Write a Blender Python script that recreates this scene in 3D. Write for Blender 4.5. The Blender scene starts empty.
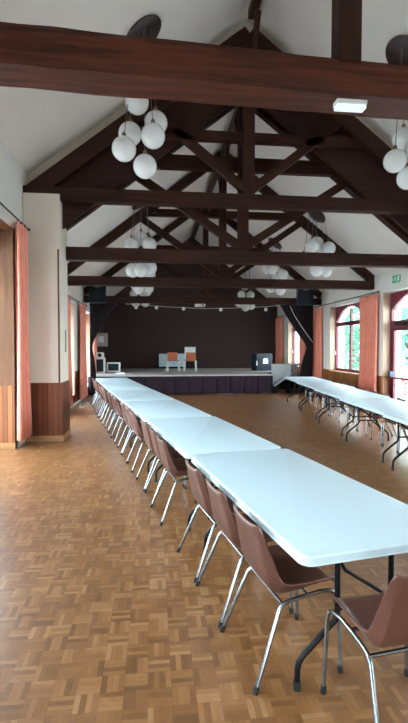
import bpy, bmesh, math, random
from mathutils import Vector, Matrix
random.seed(7)
SC = bpy.context.scene
COL = SC.collection
PI = math.pi
R = math.radians

# ------------------------------------------------------------------ materials
def nt(name):
    m = bpy.data.materials.new(name); m.use_nodes = True
    t = m.node_tree; b = t.nodes['Principled BSDF']
    return m, t, b
def N(t, kind, **kw):
    n = t.nodes.new(kind)
    for k, v in kw.items():
        if k == 'op': n.operation = v
        else: n.inputs[k].default_value = v
    return n
def L(t, a, b): t.links.new(a, b)
def mathn(t, op, a, b=None, c=None):
    n = t.nodes.new('ShaderNodeMath'); n.operation = op
    for i, v in enumerate((a, b, c)):
        if v is None: continue
        if isinstance(v, (int, float)): n.inputs[i].default_value = v
        else: t.links.new(v, n.inputs[i])
    return n.outputs[0]
def ramp(t, fac, stops):
    r = t.nodes.new('ShaderNodeValToRGB')
    els = r.color_ramp.elements
    while len(els) < len(stops): els.new(0.5)
    for e, (p, c) in zip(els, stops):
        e.position = p; e.color = (*c, 1)
    t.links.new(fac, r.inputs[0]); return r.outputs[0]
def plain(name, col, rough=.6, metal=0, spec=.5, var=.0, scale=8, bump=0, sheen=0):
    m, t, b = nt(name)
    b.inputs['Base Color'].default_value = (*col, 1)
    b.inputs['Roughness'].default_value = rough
    b.inputs['Metallic'].default_value = metal
    b.inputs['Specular IOR Level'].default_value = spec
    if sheen: b.inputs['Sheen Weight'].default_value = sheen
    if var or bump:
        tc = t.nodes.new('ShaderNodeTexCoord')
        n = t.nodes.new('ShaderNodeTexNoise'); n.inputs['Scale'].default_value = scale; n.inputs['Detail'].default_value = 4
        L(t, tc.outputs['Object'], n.inputs['Vector'])
        if var:
            lo = tuple(max(0, c*(1-var)) for c in col); hi = tuple(min(1, c*(1+var)) for c in col)
            L(t, ramp(t, n.outputs[0], [(.3, lo), (.7, hi)]), b.inputs['Base Color'])
        if bump:
            bp = t.nodes.new('ShaderNodeBump'); bp.inputs['Strength'].default_value = bump; bp.inputs['Distance'].default_value = .01
            L(t, n.outputs[0], bp.inputs['Height']); L(t, bp.outputs[0], b.inputs['Normal'])
    return m
def wood(name, c1, c2, rough=.5, axis='X', scale=3.0, spec=.4):
    m, t, b = nt(name)
    tc = t.nodes.new('ShaderNodeTexCoord'); mp = t.nodes.new('ShaderNodeMapping')
    s = {'X': (.35, 6, 6), 'Y': (6, .35, 6), 'Z': (6, 6, .35)}[axis]
    mp.inputs['Scale'].default_value = s
    n = t.nodes.new('ShaderNodeTexNoise'); n.inputs['Scale'].default_value = scale; n.inputs['Detail'].default_value = 6
    n.inputs['Roughness'].default_value = .65
    L(t, tc.outputs['Object'], mp.inputs[0]); L(t, mp.outputs[0], n.inputs['Vector'])
    L(t, ramp(t, n.outputs[0], [(.32, c1), (.7, c2)]), b.inputs['Base Color'])
    b.inputs['Roughness'].default_value = rough; b.inputs['Specular IOR Level'].default_value = spec
    bp = t.nodes.new('ShaderNodeBump'); bp.inputs['Strength'].default_value = .35; bp.inputs['Distance'].default_value = .01
    L(t, n.outputs[0], bp.inputs['Height']); L(t, bp.outputs[0], b.inputs['Normal'])
    return m
def planks(name, stops, width=.085, rough=.45):
    """vertical boards, one tone each, dark grooves"""
    m, t, b = nt(name)
    g = t.nodes.new('ShaderNodeNewGeometry'); sp = t.nodes.new('ShaderNodeSeparateXYZ'); L(t, g.outputs['Position'], sp.inputs[0])
    u = mathn(t, 'DIVIDE', mathn(t, 'ADD', sp.outputs[0], sp.outputs[1]), width)
    i = mathn(t, 'FLOOR', u); fr = mathn(t, 'FRACT', u)
    wn = t.nodes.new('ShaderNodeTexWhiteNoise'); wn.noise_dimensions = '1D'; L(t, i, wn.inputs['W'])
    nz = t.nodes.new('ShaderNodeTexNoise'); nz.inputs['Scale'].default_value = 4; nz.inputs['Detail'].default_value = 5
    mp = t.nodes.new('ShaderNodeMapping'); mp.inputs['Scale'].default_value = (8, 8, .5)
    L(t, g.outputs['Position'], mp.inputs[0]); L(t, mp.outputs[0], nz.inputs['Vector'])
    f = mathn(t, 'ADD', mathn(t, 'MULTIPLY', wn.outputs['Value'], .6), mathn(t, 'MULTIPLY', nz.outputs[0], .4))
    c = ramp(t, f, stops)
    gr = mathn(t, 'GREATER_THAN', mathn(t, 'ABSOLUTE', mathn(t, 'SUBTRACT', fr, .5)), .46)
    mx = t.nodes.new('ShaderNodeMix'); mx.data_type = 'RGBA'
    L(t, gr, mx.inputs['Factor']); L(t, c, mx.inputs['A']); mx.inputs['B'].default_value = (.02, .008, .004, 1)
    L(t, mx.outputs['Result'], b.inputs['Base Color']); b.inputs['Roughness'].default_value = rough; b.inputs['Specular IOR Level'].default_value = .25
    return m
def parquet():
    m, t, b = nt('oak_mosaic_parquet')
    S = .113
    g = t.nodes.new('ShaderNodeNewGeometry'); sp = t.nodes.new('ShaderNodeSeparateXYZ')
    L(t, g.outputs['Position'], sp.inputs[0])
    x = mathn(t, 'DIVIDE', mathn(t, 'ADD', sp.outputs[0], .03), S); y = mathn(t, 'DIVIDE', sp.outputs[1], S)
    ix, iy = mathn(t, 'FLOOR', x), mathn(t, 'FLOOR', y)
    fx, fy = mathn(t, 'FRACT', x), mathn(t, 'FRACT', y)
    par = mathn(t, 'FLOORED_MODULO', mathn(t, 'ADD', ix, iy), 2.0)
    inv = mathn(t, 'SUBTRACT', 1.0, par)
    f = mathn(t, 'ADD', mathn(t, 'MULTIPLY', fx, par), mathn(t, 'MULTIPLY', fy, inv))
    l = mathn(t, 'ADD', mathn(t, 'MULTIPLY', fy, par), mathn(t, 'MULTIPLY', fx, inv))
    NB = 4.0
    k = mathn(t, 'FLOOR', mathn(t, 'MULTIPLY', f, NB)); kf = mathn(t, 'FRACT', mathn(t, 'MULTIPLY', f, NB))
    cb = t.nodes.new('ShaderNodeCombineXYZ'); L(t, ix, cb.inputs[0]); L(t, iy, cb.inputs[1]); L(t, k, cb.inputs[2])
    wn = t.nodes.new('ShaderNodeTexWhiteNoise'); L(t, cb.outputs[0], wn.inputs['Vector'])
    cb2 = t.nodes.new('ShaderNodeCombineXYZ'); L(t, ix, cb2.inputs[0]); L(t, iy, cb2.inputs[1])
    wn2 = t.nodes.new('ShaderNodeTexWhiteNoise'); L(t, cb2.outputs[0], wn2.inputs['Vector'])
    # grain stretched along the stick
    gx = mathn(t, 'MULTIPLY', f, 14.0); gy = mathn(t, 'MULTIPLY', l, 1.6)
    gv = t.nodes.new('ShaderNodeCombineXYZ'); L(t, gx, gv.inputs[0]); L(t, gy, gv.inputs[1]); L(t, mathn(t, 'MULTIPLY', wn.outputs['Value'], 50), gv.inputs[2])
    gn = t.nodes.new('ShaderNodeTexNoise'); gn.inputs['Scale'].default_value = 1.5; gn.inputs['Detail'].default_value = 3
    L(t, gv.outputs[0], gn.inputs['Vector'])
    big = t.nodes.new('ShaderNodeTexNoise'); big.inputs['Scale'].default_value = .5; L(t, g.outputs['Position'], big.inputs['Vector'])
    tone = mathn(t, 'ADD', mathn(t, 'ADD', mathn(t, 'MULTIPLY', wn.outputs['Value'], .46), mathn(t, 'MULTIPLY', wn2.outputs['Value'], .10)),
                 mathn(t, 'ADD', mathn(t, 'MULTIPLY', gn.outputs[0], .34), mathn(t, 'MULTIPLY', big.outputs[0], .12)))
    c = ramp(t, tone, [(.2, (.128, .056, .020)), (.42, (.190, .081, .027)), (.62, (.245, .112, .040)), (.88, (.36, .200, .088))])
    e1 = mathn(t, 'GREATER_THAN', mathn(t, 'ABSOLUTE', mathn(t, 'SUBTRACT', kf, .5)), .470)
    e2 = mathn(t, 'GREATER_THAN', mathn(t, 'ABSOLUTE', mathn(t, 'SUBTRACT', l, .5)), .490)
    ed = mathn(t, 'MULTIPLY', mathn(t, 'MAXIMUM', e1, e2), .5)
    mx = t.nodes.new('ShaderNodeMix'); mx.data_type = 'RGBA'
    L(t, ed, mx.inputs['Factor']); L(t, c, mx.inputs['A']); mx.inputs['B'].default_value = (.07, .025, .009, 1)
    L(t, mx.outputs['Result'], b.inputs['Base Color'])
    ro = mathn(t, 'ADD', .25, mathn(t, 'MULTIPLY', big.outputs[0], .12))
    L(t, ro, b.inputs['Roughness'])
    b.inputs['Specular IOR Level'].default_value = 1.0
    bn = t.nodes.new('ShaderNodeTexNoise'); bn.inputs['Scale'].default_value = 9; L(t, g.outputs['Position'], bn.inputs['Vector'])
    hgt = bn.outputs[0]
    bp = t.nodes.new('ShaderNodeBump'); bp.inputs['Strength'].default_value = .008; bp.inputs['Distance'].default_value = .004
    L(t, hgt, bp.inputs['Height']); L(t, bp.outputs[0], b.inputs['Normal'])
    return m
def glass():
    m = bpy.data.materials.new('window_glass'); m.use_nodes = True; t = m.node_tree; t.nodes.clear()
    o = t.nodes.new('ShaderNodeOutputMaterial'); tr = t.nodes.new('ShaderNodeBsdfTransparent'); gl = t.nodes.new('ShaderNodeBsdfGlossy')
    tr.inputs[0].default_value = (.93, .97, .96, 1); gl.inputs['Roughness'].default_value = .03
    fr = t.nodes.new('ShaderNodeFresnel'); fr.inputs[0].default_value = 1.45
    mx = t.nodes.new('ShaderNodeMixShader')
    ge = t.nodes.new('ShaderNodeNewGeometry')
    L(t, mathn(t, 'MULTIPLY', fr.outputs[0], mathn(t, 'SUBTRACT', 1.0, ge.outputs['Backfacing'])), mx.inputs[0]); L(t, tr.outputs[0], mx.inputs[1]); L(t, gl.outputs[0], mx.inputs[2]); L(t, mx.outputs[0], o.inputs[0])
    return m
def foliage(name, c1, c2):
    m, t, b = nt(name)
    g = t.nodes.new('ShaderNodeNewGeometry')
    L(t, ramp(t, g.outputs['Random Per Island'], [(.1, c1), (.9, c2)]), b.inputs['Base Color'])
    b.inputs['Roughness'].default_value = .6; b.inputs['Specular IOR Level'].default_value = .2
    tl = t.nodes.new('ShaderNodeBsdfTranslucent'); tl.inputs[0].default_value = (*c2, 1)
    mx = t.nodes.new('ShaderNodeMixShader'); mx.inputs[0].default_value = .35
    out = t.nodes['Material Output']
    L(t, b.outputs[0], mx.inputs[1]); L(t, tl.outputs[0], mx.inputs[2]); L(t, mx.outputs[0], out.inputs[0])
    return m

M = {}
M['plaster'] = plain('cream_plaster', (.67, .61, .54), .9, var=.03, scale=1.5, spec=.2)
M['plaster_blue'] = plain('white_plaster', (.73, .715, .68), .9, var=.03, scale=1.2, spec=.2)
M['cream_band'] = plain('yellowed_plaster', (.68, .63, .53), .9, var=.05, scale=2, spec=.2)
M['ceiling'] = plain('ceiling_plaster', (.80, .775, .74), .95, var=.03, scale=1.2, spec=.1)
M['white_stone'] = plain('white_outer_render', (.85, .85, .83), .9, spec=.1)
M['beamX'] = wood('dark_stained_beam', (.010, .0030, .0022), (.036, .0115, .0065), .6, 'X', spec=.12)
M['beamZ'] = wood('dark_stained_post', (.010, .0030, .0022), (.036, .0115, .0065), .6, 'Z', spec=.12)
M['beamY'] = wood('dark_stained_ridge', (.018, .0065, .0048), (.055, .019, .013), .55, 'Y')
M['old_beam'] = wood('old_hewn_oak_beam', (.012, .0036, .0022), (.088, .021, .009), .6, 'X', 2.2, spec=.15)
M['boards'] = wood('dark_gable_boards', (.012, .0045, .004), (.032, .011, .009), .6, 'X', 2, spec=.15)
M['disc'] = plain('dark_brown_disc', (.022, .010, .009), .5)
M['wains'] = planks('mahogany_planks', [(.2, (.085, .020, .008)), (.5, (.135, .034, .013)), (.85, (.19, .054, .020))])
M['wains_or'] = planks('orange_pine_planks', [(.2, (.15, .050, .016)), (.5, (.22, .078, .026)), (.85, (.30, .12, .045))], .075)
M['veneer'] = wood('oak_veneer_jamb', (.075, .032, .014), (.145, .068, .032), .5, 'Z', 2.5, spec=.2)
M['veneer_pale'] = wood('pale_veneer_jamb', (.34, .22, .15), (.46, .32, .23), .5, 'Z', 2)
M['skirt_wood'] = wood('light_baseboard', (.26, .12, .045), (.42, .21, .09), .5, 'X', 2)
M['parquet'] = parquet()
M['red_frame'] = plain('burgundy_paint', (.115, .008, .022), .35, var=.1, scale=3)
M['glass'] = glass()
M['curtain'] = plain('salmon_curtain', (.62, .205, .145), .85, var=.1, scale=5, sheen=.3, spec=.2)
M['drape'] = plain('dark_plum_drape', (.016, .009, .014), .9, sheen=.1, spec=.1)
M['backwall'] = plain('dark_brown_backwall', (.040, .023, .022), .85, var=.08, scale=2, spec=.2)
M['skirt'] = plain('purple_stage_skirt', (.030, .017, .027), .9, var=.1, scale=6, sheen=.2, spec=.1)
M['deck'] = plain('grey_stage_deck', (.36, .33, .30), .5, var=.1, scale=3)
M['deck_edge'] = plain('aluminium_edge', (.55, .56, .58), .4, metal=.6)
M['tabletop'] = plain('white_moulded_plastic', (.56, .71, .79), .33, var=.012, scale=30, bump=.03)
M['black_metal'] = plain('black_painted_steel', (.004, .0045, .006), .45, spec=.2)
M['rubber'] = plain('black_rubber', (.012, .012, .013), .6)
M['chrome'] = plain('chromed_tube', (.27, .30, .33), .27, metal=1)
M['shell'] = plain('brown_moulded_shell', (.100, .040, .029), .34, var=.12, scale=4, spec=.5)
M['black'] = plain('black_plastic', (.007, .008, .010), .5, spec=.2)
M['teal_black'] = plain('blue_black_lacquer', (.006, .015, .024), .45, spec=.2)
M['grille'] = plain('speaker_grille', (.005, .010, .014), .8, spec=.1)
M['white'] = plain('white_plastic', (.75, .75, .74), .4)
M['paper'] = plain('white_paper', (.80, .84, .84), .8)
M['pale_blue'] = plain('pale_blue_board', (.42, .55, .62), .5)
M['grey_box'] = plain('grey_metal_box', (.20, .19, .18), .5)
M['light_grey'] = plain('light_grey_laminate', (.42, .47, .50), .45)
M['globe'] = plain('opal_glass_globe', (.80, .83, .84), .18, spec=.5)
M['brass'] = plain('dull_brass_cap', (.20, .15, .09), .45, metal=.7)
M['cord'] = plain('grey_cord', (.10, .10, .10), .6)
M['green'] = plain('exit_green', (.01, .30, .16), .5)
M['orange_seat'] = plain('orange_brown_seat', (.36, .10, .045), .45)
M['pale_leg'] = plain('pale_grey_leg', (.55, .56, .55), .4)
M['sticker_red'] = plain('red_sticker', (.65, .06, .10), .5)
M['steel'] = plain('blue_grey_steel', (.02, .045, .08), .35, metal=.4)
M['leaf1'] = foliage('garden_leaves', (.06, .17, .06), (.26, .46, .20))
M['leaf2'] = foliage('blue_green_leaves', (.05, .18, .11), (.20, .44, .28))
M['pink'] = foliage('pink_petals', (.55, .12, .15), (.8, .35, .35))
M['bark'] = plain('tree_bark', (.08, .06, .045), .9)
M['bounce_gravel'] = plain('bounce_gravel_yard', (.68, .66, .62), .95, var=.15, scale=2)  # invented pale ground, throws daylight up onto the ceilings
m_, t_, b_ = nt('lit_diffuser'); b_.inputs['Base Color'].default_value = (.85, .9, .92, 1); b_.inputs['Roughness'].default_value = .4; b_.inputs['Emission Color'].default_value = (.7, .88, 1, 1); b_.inputs['Emission Strength'].default_value = .35
M['diffuser'] = m_

# ------------------------------------------------------------------ mesh helpers
class MB:
    def __init__(s): s.v = []; s.f = []
    def add(s, verts, faces):
        o = len(s.v); s.v += [tuple(v) for v in verts]; s.f += [tuple(i+o for i in f) for f in faces]; return s
    def box(s, x0, x1, y0, y1, z0, z1):
        v = [(x, y, z) for x in (x0, x1) for y in (y0, y1) for z in (z0, z1)]
        return s.add(v, [(0,1,3,2), (4,6,7,5), (0,4,5,1), (2,3,7,6), (0,2,6,4), (1,5,7,3)])
    def prism(s, poly, a0, a1, axis='Y'):
        """poly: list of 2-D points; axis Y -> (x,z); X -> (y,z); Z -> (x,y)"""
        n = len(poly)
        def P(p, a): return {'Y': (p[0], a, p[1]), 'X': (a, p[0], p[1]), 'Z': (p[0], p[1], a)}[axis]
        v = [P(p, a0) for p in poly] + [P(p, a1) for p in poly]
        f = [tuple(range(n)), tuple(range(2*n-1, n-1, -1))] + [(i, (i+1) % n, n+(i+1) % n, n+i) for i in range(n)]
        return s.add(v, f)
    def beam(s, a, b, w, h, up=(0, 0, 1)):
        a, b = Vector(a), Vector(b); d = (b-a).normalized(); u = Vector(up)
        sd = d.cross(u)
        if sd.length < 1e-4: sd = d.cross(Vector((0, 1, 0)))
        sd.normalize(); u2 = sd.cross(d).normalized()
        v = [p + sd*i*w/2 + u2*j*h/2 for p in (a, b) for i, j in ((-1,-1), (1,-1), (1,1), (-1,1))]
        return s.add(v, [(3,2,1,0), (4,5,6,7), (0,1,5,4), (1,2,6,5), (2,3,7,6), (3,0,4,7)])
    def tube(s, pts, r, n=8, cap=True):
        pts = [Vector(p) for p in pts]; rings = []
        rs = r if isinstance(r, (list, tuple)) else [r]*len(pts)
        ref = None
        for i, p in enumerate(pts):
            if i == 0: d = pts[1]-p
            elif i == len(pts)-1: d = p-pts[i-1]
            else: d = (pts[i+1]-p).normalized() + (p-pts[i-1]).normalized()
            d.normalize()
            if ref is None:
                ref = Vector((0, 0, 1)) if abs(d.z) < .9 else Vector((1, 0, 0))
            x = d.cross(ref).normalized(); y = x.cross(d).normalized(); ref = y
            rings.append([p + (x*math.cos(2*PI*k/n) + y*math.sin(2*PI*k/n))*rs[i] for k in range(n)])
        v = [q for rg in rings for q in rg]; f = []
        for i in range(len(pts)-1):
            for k in range(n): f.append((i*n+k, i*n+(k+1) % n, (i+1)*n+(k+1) % n, (i+1)*n+k))
        if cap: f += [tuple(range(n-1, -1, -1)), tuple((len(pts)-1)*n+k for k in range(n))]
        return s.add(v, f)
    def lathe(s, prof, c=(0, 0, 0), n=16, mat=None):
        """prof: (radius, z) pairs"""
        v = []; f = []
        for r, z in prof:
            for k in range(n):
                p = Vector((r*math.cos(2*PI*k/n), r*math.sin(2*PI*k/n), z))
                if mat: p = mat @ p
                v.append((p.x+c[0], p.y+c[1], p.z+c[2]))
        for i in range(len(prof)-1):
            for k in range(n): f.append((i*n+k, i*n+(k+1) % n, (i+1)*n+(k+1) % n, (i+1)*n+k))
        f += [tuple(range(n-1, -1, -1)), tuple((len(prof)-1)*n+k for k in range(n))]
        return s.add(v, f)
    def sphere(s, c, r, n=20, m=12):
        prof = [(max(r*math.sin(PI*i/m), .0005), -r*math.cos(PI*i/m)) for i in range(m+1)]
        return s.lathe(prof, c, n)
    def build(s, name, mat, parent=None, smooth=False, bevel=0, auto=None):
        me = bpy.data.meshes.new(name); me.from_pydata(s.v, [], s.f); me.materials.append(mat)
        bm = bmesh.new(); bm.from_mesh(me); bmesh.ops.recalc_face_normals(bm, faces=bm.faces); bm.to_mesh(me); bm.free()
        if smooth:
            me.polygons.foreach_set('use_smooth', [True]*len(me.polygons))
            try: me.set_sharp_from_angle(angle=R(auto or 40))
            except Exception: pass
        o = bpy.data.objects.new(name, me); COL.objects.link(o)
        if parent: o.parent = parent
        if bevel:
            md = o.modifiers.new('bevel', 'BEVEL'); md.width = bevel; md.segments = 2; md.limit_method = 'ANGLE'
        return o
def bx(*a): return MB().box(*a)
def tag(o, label=None, cat=None, group=None, kind=None):
    if label: o['label'] = label
    if cat: o['category'] = cat
    if group: o['group'] = group
    if kind: o['kind'] = kind
    return o
def struct(o, label=None, cat=None):
    return tag(o, label, cat, None, 'structure')
def empty(name, loc=(0, 0, 0), rz=0):
    o = bpy.data.objects.new(name, None); COL.objects.link(o); o.location = loc; o.rotation_euler = (0, 0, rz); o.empty_display_size = .1
    return o
KIDS = {}
def copy_tree(o, parent=None):
    c = o.copy(); COL.objects.link(c)
    if parent: c.parent = parent
    for ch in [k for k in bpy.data.objects if k.parent == o]: copy_tree(ch, c)
    return c

# ------------------------------------------------------------------ dimensions
XL, XR, XC = -2.2, 5.7, 1.74
YB, YG, YE = -4.0, 8.45, 20.5          # wall behind the camera, gable step, stage back wall
LW, LA, SL = 3.50, 6.60, .785            # far hall: wall top, ceiling apex
NW, NA = 4.68, 7.66                     # near hall
def ceil_z(x, near): 
    return (NA if near else LA) - (.755 if near else .785)*abs(x-XC)

# ------------------------------------------------------------------ floor, ground
struct(bx(XL-.55, XR+.3, YB-.3, YE+.3, -.15, 0).build('floor', M['parquet']), 'oak mosaic parquet floor laid in basket weave squares', 'floor')
struct(bx(-40, 60, -30, 80, -.6, -.2).build('ground_outside', M['bounce_gravel']), 'pale gravel yard outside the hall windows, added to bounce light in', 'yard')

# ------------------------------------------------------------------ walls with openings
def wall_x(name, x0, x1, ops, ytop, mat):
    """wall along Y between x0 and x1; ops: (y0,y1,z0,z1); ytop: list of (y0,y1,ztop)"""
    m = MB(); ys = sorted({y for o in ops for y in o[:2]} | {y for t in ytop for y in t[:2]})
    for a, b in zip(ys, ys[1:]):
        top = [t[2] for t in ytop if t[0] <= a+1e-6 and b <= t[1]+1e-6][0]
        o = [o for o in ops if o[0] <= a+1e-6 and b <= o[1]+1e-6]
        if o:
            if o[0][2] > 0: m.box(x0, x1, a, b, 0, o[0][2])
            m.box(x0, x1, a, b, o[0][3], top)
        else: m.box(x0, x1, a, b, 0, top)
    return m.build(name, mat)
WX = (XR, XR+.50)
ops_r = [(-2.2, 0.2, .9, 3.0), (1.6, 4.0, .9, 3.0), (5.1, 7.5, .9, 3.0), (8.5, 10.83, .0, 2.98), (12.05, 14.25, .88, 2.92), (16.6, 18.8, .88, 2.92)]  # first three, out of view, are added to light the near hall
ops_l = [(-2.4, 0.2, .1, 3.3), (1.5, 4.1, .1, 3.3), (5.1, 7.62, 0.0, 3.52), (9.2, 13.15, .3, 2.85), (15.0, 17.3, .3, 2.85)]  # first two unseen, added for light; far pair widened to brighten the hall
tops = [(YB-.3, YG, 5.4), (YG, YE+.3, 3.55)]
struct(wall_x('wall_right', *WX, ops_r, tops, M['plaster_blue']))
struct(wall_x('wall_left', XL-.6, XL, ops_l, tops, M['plaster_blue']))
# end wall of the stage and the wall behind the camera
def gable_poly(z0, near): 
    w = LW if not near else NW
    a = LA if not near else NA
    return [(XL-.0, z0), (XR+.0, z0), (XR, w), (XC, a), (XL, w)]
struct(MB().prism(gable_poly(0, False), YE, YE+.3).build('wall_back', M['backwall']), 'dark brown painted wall behind the stage', 'wall')
mf = MB(); mf.box(XL, XL+1.2, YB-.3, YB, 0, 2.1).box(XC-.3, XR, YB-.3, YB, 0, 2.1)
mf.prism([(XL, 2.1), (XR, 2.1), (XR, NW), (XC, NA), (XL, NW)], YB-.3, YB)
struct(mf.build('wall_front', M['plaster']))
for i_, (a_, b_) in enumerate(((XL+1.2, XC-.3),)):  # unseen glazed opening behind the camera, added to brighten the near hall
    w_ = empty('window_%d' % (20+i_), ((a_+b_)/2, YB-.15, 0)); tag(w_, kind='structure'); h_ = (b_-a_)/2
    mm = MB().box(-h_, -h_+.08, -.04, .04, 0, 2.1).box(h_-.08, h_, -.04, .04, 0, 2.1).box(-h_, h_, -.04, .04, 2.0, 2.1).box(-.05, .05, -.04, .04, 0, 2.0).box(-h_, h_, -.04, .04, 0, .12)
    mm.build('window_frame', M['red_frame'], w_); MB().box(-h_+.08, h_-.08, -.004, .004, .12, 2.0).build('pane', M['glass'], w_)
# ceilings (two slopes each)
for near, y0, y1 in ((True, YB-.3, YG+.02), (False, YG, YE+.3)):
    w, a = (NW, NA) if near else (LW, LA)
    s = .755 if near else .785
    for sd, x in (('left', XL-.3), ('right', XR+.3)):
        ze = a - s*abs(x-XC)
        m = MB().prism([(x, ze), (XC, a), (XC, a+.25), (x, ze+.25)], y0, y1)
        struct(m.build('ceiling_%s' % sd, M['ceiling']))
# gable step between the two roofs: yellowed plaster above, dark boards below
def ring(zl_a, zh_a, x0=XL, x1=XR, sl=.77, sh=.755):
    return [[(x0, zl_a-sl*(XC-x0)), (XC, zl_a), (XC, zh_a), (x0, zh_a-sh*(XC-x0))],
            [(XC, zl_a), (x1, zl_a-sl*(x1-XC)), (x1, zh_a-sh*(x1-XC)), (XC, zh_a)]]
m = MB()
for p in ring(LA-.06, NA+.1): m.prism(p, YG-.02, YG+.18)
struct(m.build('wall_gable', M['cream_band']), 'yellowed plaster gable band above the dark boards', 'wall')
m = MB()
for p in ring(LA-.30, NA-.27, sh=.775): m.prism(p, YG-.10, YG-.02)
struct(m.build('trim_1', M['boards']), 'dark boarding of the roof step', 'trim')

# pillar with wainscot
PX, PY0, PY1 = -1.585, 8.12, 8.80
struct(bx(XL, PX, PY0, PY1, 0, 4.27).build('pillar', M['plaster'], bevel=.012), 'cream plaster wall pier with mahogany planks at its foot', 'pillar')
struct(bx(XL, PX+.018, PY0-.018, PY1+.0, .1, 1.02).build('trim_2', M['wains']), 'mahogany plank wainscot round the pier', 'wainscot')
struct(bx(XL, PX+.03, PY0-.03, PY1, 0, .1).build('baseboard_left', M['skirt_wood']), 'pale wooden baseboard of the pier', 'baseboard')
struct(bx(PX-.045, PX-.018, PY0-.012, PY0, 1.02, 3.32).build('trim_3', M['veneer']))
tag(bx(PX, PX+.012, 8.5, 8.56, 1.55, 1.95).build('wall_switch_plate', M['grey_box']), 'narrow grey switch plate on the side of the pier', 'switch')
# jamb lining of the near opening: veneer above, planks below
struct(bx(XL-.6, XL-.01, 7.585, 7.62, 1.02, 3.52).build('trim_4', M['veneer']), 'wood veneered jamb of the near window recess', 'jamb')
struct(bx(XL-.6, XL-.01, 7.57, 7.62, .10, 1.02).build('trim_5', M['wains_or']), 'planked lower jamb of the near window recess', 'jamb')
struct(bx(XL-.6, XL-.005, 7.56, 7.62, 0, .10).build('baseboard_recess', M['skirt_wood']))
struct(bx(XL-.6, XL-.01, 5.1, 7.585, 3.495, 3.52).build('trim_6', M['veneer']))
for i_, (a_, b_) in enumerate(((13.15, 2.85), (17.3, 2.85))):
    struct(bx(XL-.44, XL-.004, a_-.02, a_, .3, b_).build('trim_%d' % (20+i_), M['veneer_pale']))
struct(bx(XL-.012, XL+.003, 7.62, 7.66, 0, 3.54).build('trim_7', M['black']))  # black strip stands in for the shadow gap at the recess corner
# wainscots along both walls between openings
def wains(name, x0, x1, segs, z1, mat):
    m = MB()
    for a, b, z in segs: m.box(x0, x1, a, b, .08, z)
    return struct(m.build(name, mat))
wains('trim_8', XR-.02, XR, [(YB, 8.5, .91), (10.83, 12.05, .91), (12.05, 14.25, .875), (14.25, 16.6, .91), (16.6, 18.8, .875), (18.8, YE, .91)], .91, M['wains_or'])
wains('trim_9', XL, XL+.02, [(YB, 5.1, 1.0), (8.8, 9.2, .95), (9.2, 13.15, .3), (13.15, 15.0, .95), (15.0, 17.3, .3)], .95, M['wains'])
# jamb foot wood in right openings
struct(MB().box(XR+.004, XR+.2, 10.80, 10.83, .0, .91).build('trim_10', M['wains_or']))
for i_, (a_, b_, c_) in enumerate(((10.83, .91, 2.98), (14.25, .88, 2.92), (18.8, .88, 2.92))):
    struct(MB().box(XR+.004, XR+.2, a_-.02, a_, b_, c_).build('trim_%d' % (11+i_), M['veneer_pale']))
struct(MB().box(XR-.03, XR+.20, 12.02, 14.28, .855, .885).build('window_sill', M['skirt_wood']))

# dark masking on the stage side wall
struct(bx(XL, XL+.03, 17.35, YE, .6, 3.45).build('wall_stage', M['backwall']))

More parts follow.
